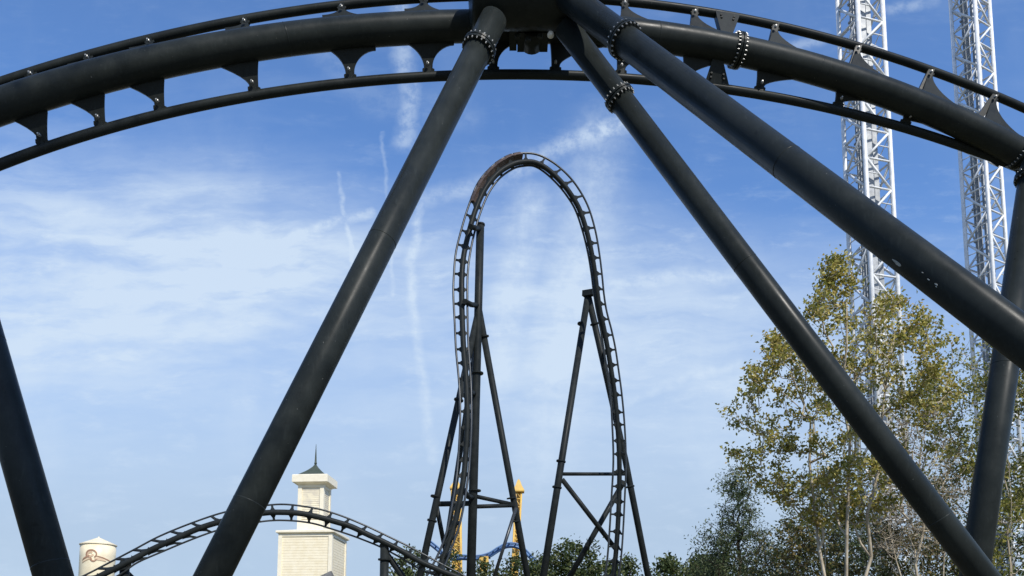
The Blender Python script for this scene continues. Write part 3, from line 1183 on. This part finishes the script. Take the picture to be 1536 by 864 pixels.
def band(pts, hw_, mat_):
    q = MB()
    n = len(pts)
    rings = []
    for i in range(n):
        a = pts[max(0, i - 1)]
        b = pts[min(n - 1, i + 1)]
        tx, tz = b[0] - a[0], b[1] - a[1]
        l = math.hypot(tx, tz) or 1
        nx, nz = -tz / l, tx / l
        h = hw_[i]
        p0, n0 = on_tank(pts[i][0] + nx * h, zt + pts[i][1] + nz * h)
        p1, n1 = on_tank(pts[i][0] - nx * h, zt + pts[i][1] - nz * h)
        rings.append([p0 - n0 * .04, p1 - n1 * .04, p1 + n1 * .035, p0 + n0 * .035])
    q.frust(rings)
    return q.build('emblem', mat_, wt)


K = 16
EC = (-.75, -1.38)
band([(EC[0] + .60 * math.cos(a), EC[1] + .50 * math.sin(a)) for a in np.linspace(-.9, math.pi + .7, K)], list(np.linspace(.07, .13, K)), M['brown'])
band([(EC[0] + .30 * math.cos(a) - .12, EC[1] + .26 * math.sin(a) - .02) for a in np.linspace(.8, 2.2 * math.pi - .6, K)], [.11] * K, M['tan'])
band([(EC[0] - .35 + .5 * u, EC[1] - .15 - .75 * u) for u in np.linspace(0, 1, 6)], [.05, .10, .12, .12, .09, .04], M['brown'])
band([(-1.95 + 1.05 * u, -2.15 + .55 * u ** .6) for u in np.linspace(0, 1, 8)], [.03, .06, .09, .1, .1, .1, .1, .08], M['brown'])
band([(-1.95 + 1.1 * u, -2.45 + .55 * u ** .8) for u in np.linspace(0, 1, 8)], [.02, .05, .07, .07, .07, .08, .08, .05], M['tan'])
band([(-.15 + 1.75 * u, -1.62 - .55 * u ** 1.3) for u in np.linspace(0, 1, 10)], [.04, .05, .06, .06, .06, .06, .06, .06, .05, .03], M['brown'])
band([(-.35 + 1.35 * u, -1.92 - .3 * u ** 1.5) for u in np.linspace(0, 1, 8)], [.07, .14, .17, .15, .14, .10, .08, .04], M['tan'])
band([(-.9 + .85 * u, -2.0 - .28 * math.sin(u * 3.1)) for u in np.linspace(0, 1, 7)], [.03, .07, .09, .09, .08, .06, .03], M['brown'])

# ------------------------------------------------------------------ yellow and blue ride beyond
def yellow_tower(label, px, top, brim, bw, sw, Y, lean):
    q = P(px, brim, Y)
    t = thing('yellow_ride_tower', label, 'ride tower', (q.x, Y, 0), 'yellow ride towers')
    k = Y / F
    MB().frust([[q + V((sx * r_ * k, sy * r_ * k, z)) for sx, sy in ((-1, -1), (1, -1), (1, 1), (-1, 1))] for r_, z in
                ((bw, -.12), (bw, .05), (bw * .55, (brim - top) * .45 * k), (bw * .3, (brim - top) * .8 * k), (.6, (brim - top) * k))]).build('cap', M['yellow'], t)
    h = q.z
    s = sw * k
    b = V((q.x + lean * k, Y, 0))
    cs = []
    for sx, sy in ((-1, -1), (1, -1), (1, 1), (-1, 1)):
        a0, b0 = q + V((sx * s, sy * s, 0)), b + V((sx * s, sy * s, 0))
        cs.append((a0, b0))
        MB().tube([a0, b0], .11, 8).build('post', M['yellow'], t)
    br = MB()
    n = int(h / .95)
    for i in range(n):
        for j in range(4):
            a0, b0 = cs[j]
            a1, b1 = cs[(j + 1) % 4]
            u, v_ = i / n, (i + 1) / n
            br.tube([a0.lerp(b0, u), a1.lerp(b1, v_)], .06, 6)
            br.tube([a0.lerp(b0, u), a1.lerp(b1, u)], .06, 6)
    br.build('lattice', M['yellow'], t, kind='stuff')
    MB().bar(q + V((0, .3, 0)), b + V((0, .3, 0)), s * .62).build('core', M['yellow'], t)
    MB().frust([[b + V((sx * s * 1.5, sy * s * 1.5, z)) for sx, sy in ((-1, -1), (1, -1), (1, 1), (-1, 1))] for z in (0, .5)]).build('base', M['concrete'], t)


yellow_tower('yellow capped ride tower behind the left mast of the distant hill', 684, 716, 733, 9, 6.3, 100, 6)
yellow_tower('yellow capped ride tower behind the right leg of the left support', 778, 718, 737, 8.5, 4.2, 100, -14)
bt = thing('blue_coaster_track', 'blue coaster track dipping low between the yellow towers', 'coaster track', tuple(P(720, 1000, 98)))
BL = [(640, 812), (655, 824), (672, 838), (694, 838), (715, 839), (733, 835), (748, 826), (762, 820), (780, 823), (800, 842), (815, 862), (830, 900)]
bp = [V(p) for p in crom([tuple(P(x, y, 98 + .01 * (x - 720))) for x, y in BL], 80)]
MB().tube(bp, .18, 10).build('spine', M['blue'], bt)
for sg in (-1, 1):
    MB().tube([p + V((0, .55 * sg, .35)) for p in bp], .09, 8).build('rail', M['blue'], bt)
for i in range(3, 78, 4):
    mb = MB()
    mb.bar(bp[i] + V((0, -.55, .33)), bp[i] + V((0, .55, .33)), .07)
    mb.bar(bp[i], bp[i] + V((0, 0, .33)), .08)
    mb.build('crosstie', M['blue'], bt)
q = P(726, 838, 98)
ys = thing('track_support', 'squat yellow support under the dip of the blue track', 'support', (q.x, 98, 0))
MB().tube([q, V((q.x, 98, 0))], .28, 12).build('post', M['yellow'], ys)
MB().frust([[q + V((sx * a, sy * .4, z)) for sx, sy in ((-1, -1), (1, -1), (1, 1), (-1, 1))] for a, z in ((.32, -2.4), (.42, -1.2), (.55, -.5), (.5, .25))]).build('saddle', M['yellow'], ys)
lb_ = MB()


# ------------------------------------------------------------------ trees
def build_leaves(name, pts, sizes, material, parent, rng, flat=0.0, aspect=.62):
    n = len(pts)
    pts = np.asarray(pts)
    nrm = rng.normal(size=(n, 3))
    nrm[:, 2] += flat
    nrm /= np.linalg.norm(nrm, axis=1)[:, None]
    a = rng.normal(size=(n, 3))
    a -= nrm * np.sum(a * nrm, 1)[:, None]
    a /= np.linalg.norm(a, axis=1)[:, None]
    b = np.cross(nrm, a)
    s = np.asarray(sizes)[:, None]
    org = np.array(parent.location)
    fold = nrm * s * .18
    v = np.empty((n, 4, 3))
    v[:, 0] = pts - a * s * .5
    v[:, 1] = pts + b * s * .5 * aspect + fold + a * s * .06
    v[:, 2] = pts + a * s * .55
    v[:, 3] = pts - b * s * .5 * aspect + fold + a * s * .06
    v = (v - org).reshape(-1, 3)
    me = bpy.data.meshes.new(name)
    me.vertices.add(n * 4)
    me.vertices.foreach_set('co', v.ravel())
    me.loops.add(n * 4)
    me.loops.foreach_set('vertex_index', np.arange(n * 4))
    me.polygons.add(n)
    me.polygons.foreach_set('loop_start', np.arange(0, n * 4, 4))
    me.polygons.foreach_set('loop_total', np.full(n, 4))
    me.materials.append(material)
    me.update()
    me.validate()
    o = bpy.data.objects.new(name, me)
    COL.objects.link(o)
    o.parent = parent
    o['kind'] = 'stuff'
    return o


def skeleton(base, clusters, rng, r_tip, expo, stems=1, crown_base=.3, wig=.12, step=.55):
    """grow limbs from base to every cluster centre; returns segments (a,b,ra,rb)"""
    top = max(c[2] for c in clusters)
    nodes = []
    par = []

    def add(p, q):
        nodes.append(np.array(p, float))
        par.append(q)
        return len(nodes) - 1
    root = add(base, -1)
    cen = np.mean(clusters, axis=0)
    for s in range(stems):
        last = root
        ang = 2 * math.pi * s / max(stems, 1) + rng.uniform(-.4, .4)
        ht = (top - base[2]) * rng.uniform(.62, .9)
        spread = 0 if stems == 1 else (top - base[2]) * rng.uniform(.05, .16)
        nst = 9
        p = np.array(base, float)
        for k in range(1, nst + 1):
            u = k / nst
            q = np.array(base, float) + np.array([math.cos(ang) * spread * u ** .8, math.sin(ang) * spread * u ** .8, ht * u])
            q[:2] += (cen[:2] - np.array(base[:2])) * u * .7 + rng.normal(size=2) * wig * .7
            last = add(q, last)
    order = np.argsort([np.linalg.norm(c - np.array([cen[0], cen[1], c[2]])) + .25 * (c[2] - base[2]) for c in clusters])
    for ci in order:
        c = clusters[ci]
        N = np.array(nodes)
        dv = c - N
        dist = np.linalg.norm(dv, axis=1)
        hor = np.linalg.norm(dv[:, :2], axis=1)
        cost = dist + np.maximum(0, (.55 * hor - dv[:, 2])) * 1.4
        cost += np.where(N[:, 2] < base[2] + crown_base * (top - base[2]) * .55, 2.5, 0)
        j = int(np.argmin(cost))
        p0 = N[j]
        m = max(2, int(dist[j] / step))
        last = j
        for k in range(1, m + 1):
            u = k / m
            q = p0 + (c - p0) * u
            q[2] -= math.sin(u * math.pi) * .08 * dist[j]
            if k < m:
                q = q + rng.normal(size=3) * wig * .5
            last = add(q, last)
    cnt = np.zeros(len(nodes))
    child = [0] * len(nodes)
    for p in par:
        if p >= 0:
            child[p] += 1
    for i in range(len(nodes)):
        if child[i] == 0:
            cnt[i] += 1
    for i in range(len(nodes) - 1, 0, -1):
        cnt[par[i]] += cnt[i]
    rad_ = r_tip * cnt ** expo
    seg = [(nodes[par[i]], nodes[i], min(rad_[par[i]], rad_[i] * 1.35), rad_[i]) for i in range(1, len(nodes))]
    return seg


def crown_points(rows, Y, n, rng, depth=.75, clump=2.2, thr=-.12):
    """cluster centres inside a crown whose half widths vary with height"""
    ys = [r[0] for r in rows]
    wmax = max(r[2] - r[1] for r in rows)
    out = []
    tries = 0
    off = rng.uniform(0, 50, 3)
    while len(out) < n and tries < n * 90:
        tries += 1
        py = rng.uniform(ys[0], ys[-1])
        xl = np.interp(py, ys, [r[1] for r in rows])
        xr = np.interp(py, ys, [r[2] for r in rows])
        if rng.random() > ((xr - xl) / wmax) ** .8:
            continue
        u = rng.uniform(-1, 1)
        dmax = math.sqrt(max(0, 1 - u * u)) * depth * (xr - xl) / 2 / F * Y
        yy = Y + rng.uniform(-1, 1) * dmax
        p0 = P((xl + xr) / 2 + u * (xr - xl) / 2, py, Y)
        p = V((p0.x, yy, p0.z))
        if mnoise.noise(V((p.x / clump, p.y / clump, p.z * .45 / clump)) + V(off)) < thr:
            continue
        out.append(np.array(p))
    return out


def tree(name, label, cat, px_base, Y, rows, ncl, leaf_n, leaf_s, lm, bark, seed, stems=1, r_tip=.010, expo=.47, spread=.42, depth=.75, clump=2.2, thr=-.1, flat=.2, group=None, aspect=.62, cb=.3, wig=.12, zf=.8, twig=2, step=.55):
    rng = np.random.default_rng(seed)
    base = P(px_base, 1000, Y)
    base.z = -.05
    t = thing(name, label, cat, (base.x, Y, 0), group)
    cl = crown_points(rows, Y, ncl, rng, depth, clump, thr)
    seg = skeleton(np.array(base), cl, rng, r_tip, expo, stems, cb, wig, step)
    mb = MB()
    for a, b, ra, rb in seg:
        n = 7 if ra > .05 else (4 if ra > .02 else 3)
        mb.tube([V(a), V(b)], [ra, rb], n, False)
    # fine twigs round every cluster
    tips = []
    for c in cl:
        for k in range(twig):
            d = rng.normal(size=3)
            d[2] = abs(d[2]) * .7
            d /= np.linalg.norm(d)
            e = c + d * spread * rng.uniform(.8, 1.5)
            mb.tube([V(c), V((c + e) / 2 + rng.normal(size=3) * .04), V(e)], [r_tip * .8, r_tip * .65, r_tip * .4], 3, False)
            tips.append((c, e))
    mb.build('trunk', bark, t)
    pts, sz = [], []
    per = leaf_n / max(1, len(cl))
    for i, c in enumerate(cl):
        k = max(1, int(rng.poisson(per * rng.uniform(.45, 1.5))))
        q = c + rng.normal(size=(k, 3)) * spread * np.array([1, 1, zf]) * .62
        if twig:
            for j in range(k):
                if rng.random() < .5:
                    cc, e = tips[i * twig + int(rng.integers(twig))]
                    q[j] = cc + (e - cc) * rng.uniform(.2, 1.1) + rng.normal(size=3) * .09 * spread / .42
        pts.append(q)
        sz.append(leaf_s * rng.uniform(.65, 1.3, size=k))
    build_leaves('crown', np.vstack(pts), np.concatenate(sz), lm, t, rng, flat, aspect)
    return t


tree('autumn_tree', 'tall thinning yellow green tree with pale forked trunks before the left drop tower', 'tree', 1262, 23,
     [(388, 1240, 1258), (425, 1218, 1300), (470, 1180, 1375), (520, 1145, 1420), (570, 1118, 1420), (625, 1090, 1425), (680, 1095, 1420), (725, 1140, 1400), (760, 1190, 1350), (800, 1240, 1300)],
     520, 19500, .108, LEAF['autumn'], M['palebark'], 11, stems=4, r_tip=.0085, expo=.40, spread=.25, depth=.7, clump=.8, thr=-.04, cb=.35)
tree('autumn_tree', 'yellow green tree at the far right, standing behind the edge column', 'tree', 1520, 25,
     [(505, 1490, 1560), (560, 1470, 1600), (640, 1460, 1640), (720, 1455, 1650), (800, 1470, 1650), (864, 1480, 1640)],
     270, 10500, .108, LEAF['green'], M['palebark'], 12, stems=3, r_tip=.009, expo=.40, spread=.33, depth=.7, clump=1.1, thr=-.02)
tree('autumn_tree', 'slim green tree between the two crossing right supports', 'tree', 1408, 27,
     [(512, 1395, 1440), (550, 1380, 1470), (600, 1375, 1480), (660, 1380, 1490), (720, 1390, 1490), (800, 1395, 1480)],
     150, 4800, .108, LEAF['green'], M['palebark'], 13, stems=2, r_tip=.009, expo=.40, spread=.36, depth=.8, clump=1.4, thr=-.05)
tree('bare_tree', 'nearly leafless pale barked tree with fine twigs beside the yellow tree', 'tree', 1372, 25.5,
     [(600, 1350, 1400), (650, 1330, 1425), (700, 1315, 1440), (760, 1310, 1450), (830, 1320, 1450)],
     230, 1700, .08, LEAF['bare'], M['palebark'], 14, stems=4, r_tip=.0085, expo=.38, spread=.45, depth=.8, clump=1.3, thr=-.2, twig=4, cb=.25)
tree('pine_tree', 'open grey green evergreen leftmost of the trees by the right supports', 'tree', 1108, 31,
     [(712, 1099, 1105), (738, 1086, 1122), (752, 1092, 1120), (774, 1062, 1146), (788, 1074, 1140), (810, 1046, 1170), (835, 1054, 1172), (864, 1048, 1185), (900, 1050, 1210)],
     230, 13500, .125, LEAF['pine'], M['darkbark'], 15, stems=1, r_tip=.012, expo=.42, spread=.42, depth=.8, clump=1.0, thr=-.3, flat=.7, aspect=.34, zf=.4, cb=.1)
tree('pine_tree', 'dark evergreen low behind the yellow tree trunks', 'tree', 1235, 34,
     [(700, 1225, 1245), (745, 1195, 1275), (800, 1175, 1310), (864, 1160, 1330), (920, 1160, 1330)],
     200, 11000, .14, LEAF['pine'], M['darkbark'], 16, stems=1, r_tip=.012, expo=.42, spread=.5, depth=.8, clump=1.2, thr=-.25, flat=.5, aspect=.4, cb=.1)
for k, (px, Y, rows, lab, lm, ln) in enumerate([
    (1180, 29, [(785, 1165, 1200), (815, 1140, 1235), (850, 1130, 1250), (920, 1125, 1250)], 'rusty green shrub at the foot of the pine and yellow tree', 'brush', 3200),
    (1300, 30, [(755, 1280, 1330), (800, 1250, 1350), (850, 1240, 1360), (920, 1235, 1365)], 'mixed green shrub behind the pale trunks of the yellow tree', 'brush', 3600),
    (1385, 31, [(775, 1360, 1410), (810, 1335, 1435), (860, 1325, 1450), (920, 1320, 1455)], 'brown green shrub under the bare pale barked tree', 'brush', 3400),
    (1500, 30, [(700, 1490, 1540), (760, 1450, 1570), (830, 1430, 1590), (920, 1425, 1600)], 'dark shrub at the right edge behind the leaning column', 'oak', 4600),
    (1420, 33, [(720, 1400, 1440), (770, 1375, 1470), (830, 1365, 1480), (920, 1365, 1480)], 'tall tangled thicket shrub between the bare tree and the leaning column', 'brush', 3000),
    (1085, 36, [(836, 1070, 1110), (850, 1040, 1135), (880, 1030, 1150), (920, 1030, 1150)], 'low dark shrub below the open evergreen', 'oak', 4200),
]):
    tree('shrub', lab, 'shrub', px, Y, rows, 90, ln, .12, LEAF[lm], M['darkbark'], 30 + k, stems=3, r_tip=.011, expo=.36, spread=.42, clump=1.3, thr=-.2, depth=.9, cb=.1)

for k, (px, top, hw_, Y, ln, lab) in enumerate([
    (872, 806, 52, 84, 9000, 'large dark oak between the right support legs of the distant hill'),
    (815, 826, 26, 92, 3500, 'dark oak touching the left leg of the right support'),
    (940, 838, 16, 90, 1800, 'small dark tree just right of the twisting track bottom'),
    (1008, 841, 34, 80, 4200, 'dark round tree alone in the gap left of the evergreen'),
    (1052, 836, 30, 84, 3800, 'dark round tree directly left of the low shrub'),
    (617, 828, 27, 86, 3600, 'dark tree beneath the right end of the low coaster hump'),
    (682, 826, 20, 88, 2600, 'dark tree behind the bottom of the twisting track and mast'),
    (727, 846, 20, 92, 2200, 'low dark tree below the squat yellow support'),
    (763, 832, 24, 90, 2800, 'dark tree below the right yellow tower'),
    (795, 846, 16, 94, 1500, 'small dark tree right of the left support legs'),
]):
    rows = [(top, px - hw_ * .25, px + hw_ * .2), (top + 10, px - hw_ * .62, px + hw_ * .6), (top + 26, px - hw_ * .92, px + hw_ * .9), (top + 50, px - hw_, px + hw_), (top + 90, px - hw_, px + hw_), (985 if top < 980 else top + 40, px - hw_ * .6, px + hw_ * .6)]
    tree('oak_tree', lab, 'tree', px, Y, rows, 60 + hw_ * 2, int(ln * 1.3), .36, LEAF['oak'], M['darkbark'], 60 + k, r_tip=.03, expo=.42, spread=.75, clump=3.5, thr=-.25, depth=.95, cb=.15, wig=.25, twig=0, step=1.6, group='dark trees along the far edge of the park')

# unseen tree added behind the camera to cast shade on the left column
TX, TY = 2.3, -4.2
rng_ = np.random.default_rng(99)
tt = thing('added_shade_tree', 'unseen broadleaf tree added behind the photographer to shade the left column', 'tree', (TX, TY, 0))
cl_ = [np.array((TX, TY, 24.8)) + d * np.array((3.2, 3.0, 7.6)) * r_ ** .4 for d, r_ in [((lambda q: q / np.linalg.norm(q))(rng_.normal(size=3)), rng_.random()) for _ in range(240)]]
mb = MB()
for a, b, ra, rb in skeleton(np.array((TX, TY, -.05)), cl_, rng_, .02, .5, 1, .45, .15, 1.0):
    mb.tube([V(a), V(b)], [ra, rb], 6, False)
mb.build('trunk', M['darkbark'], tt)
build_leaves('crown', np.vstack([c + rng_.normal(size=(70, 3)) * .55 for c in cl_]), np.full(240 * 70, .26), LEAF['green'], tt, rng_, .3)
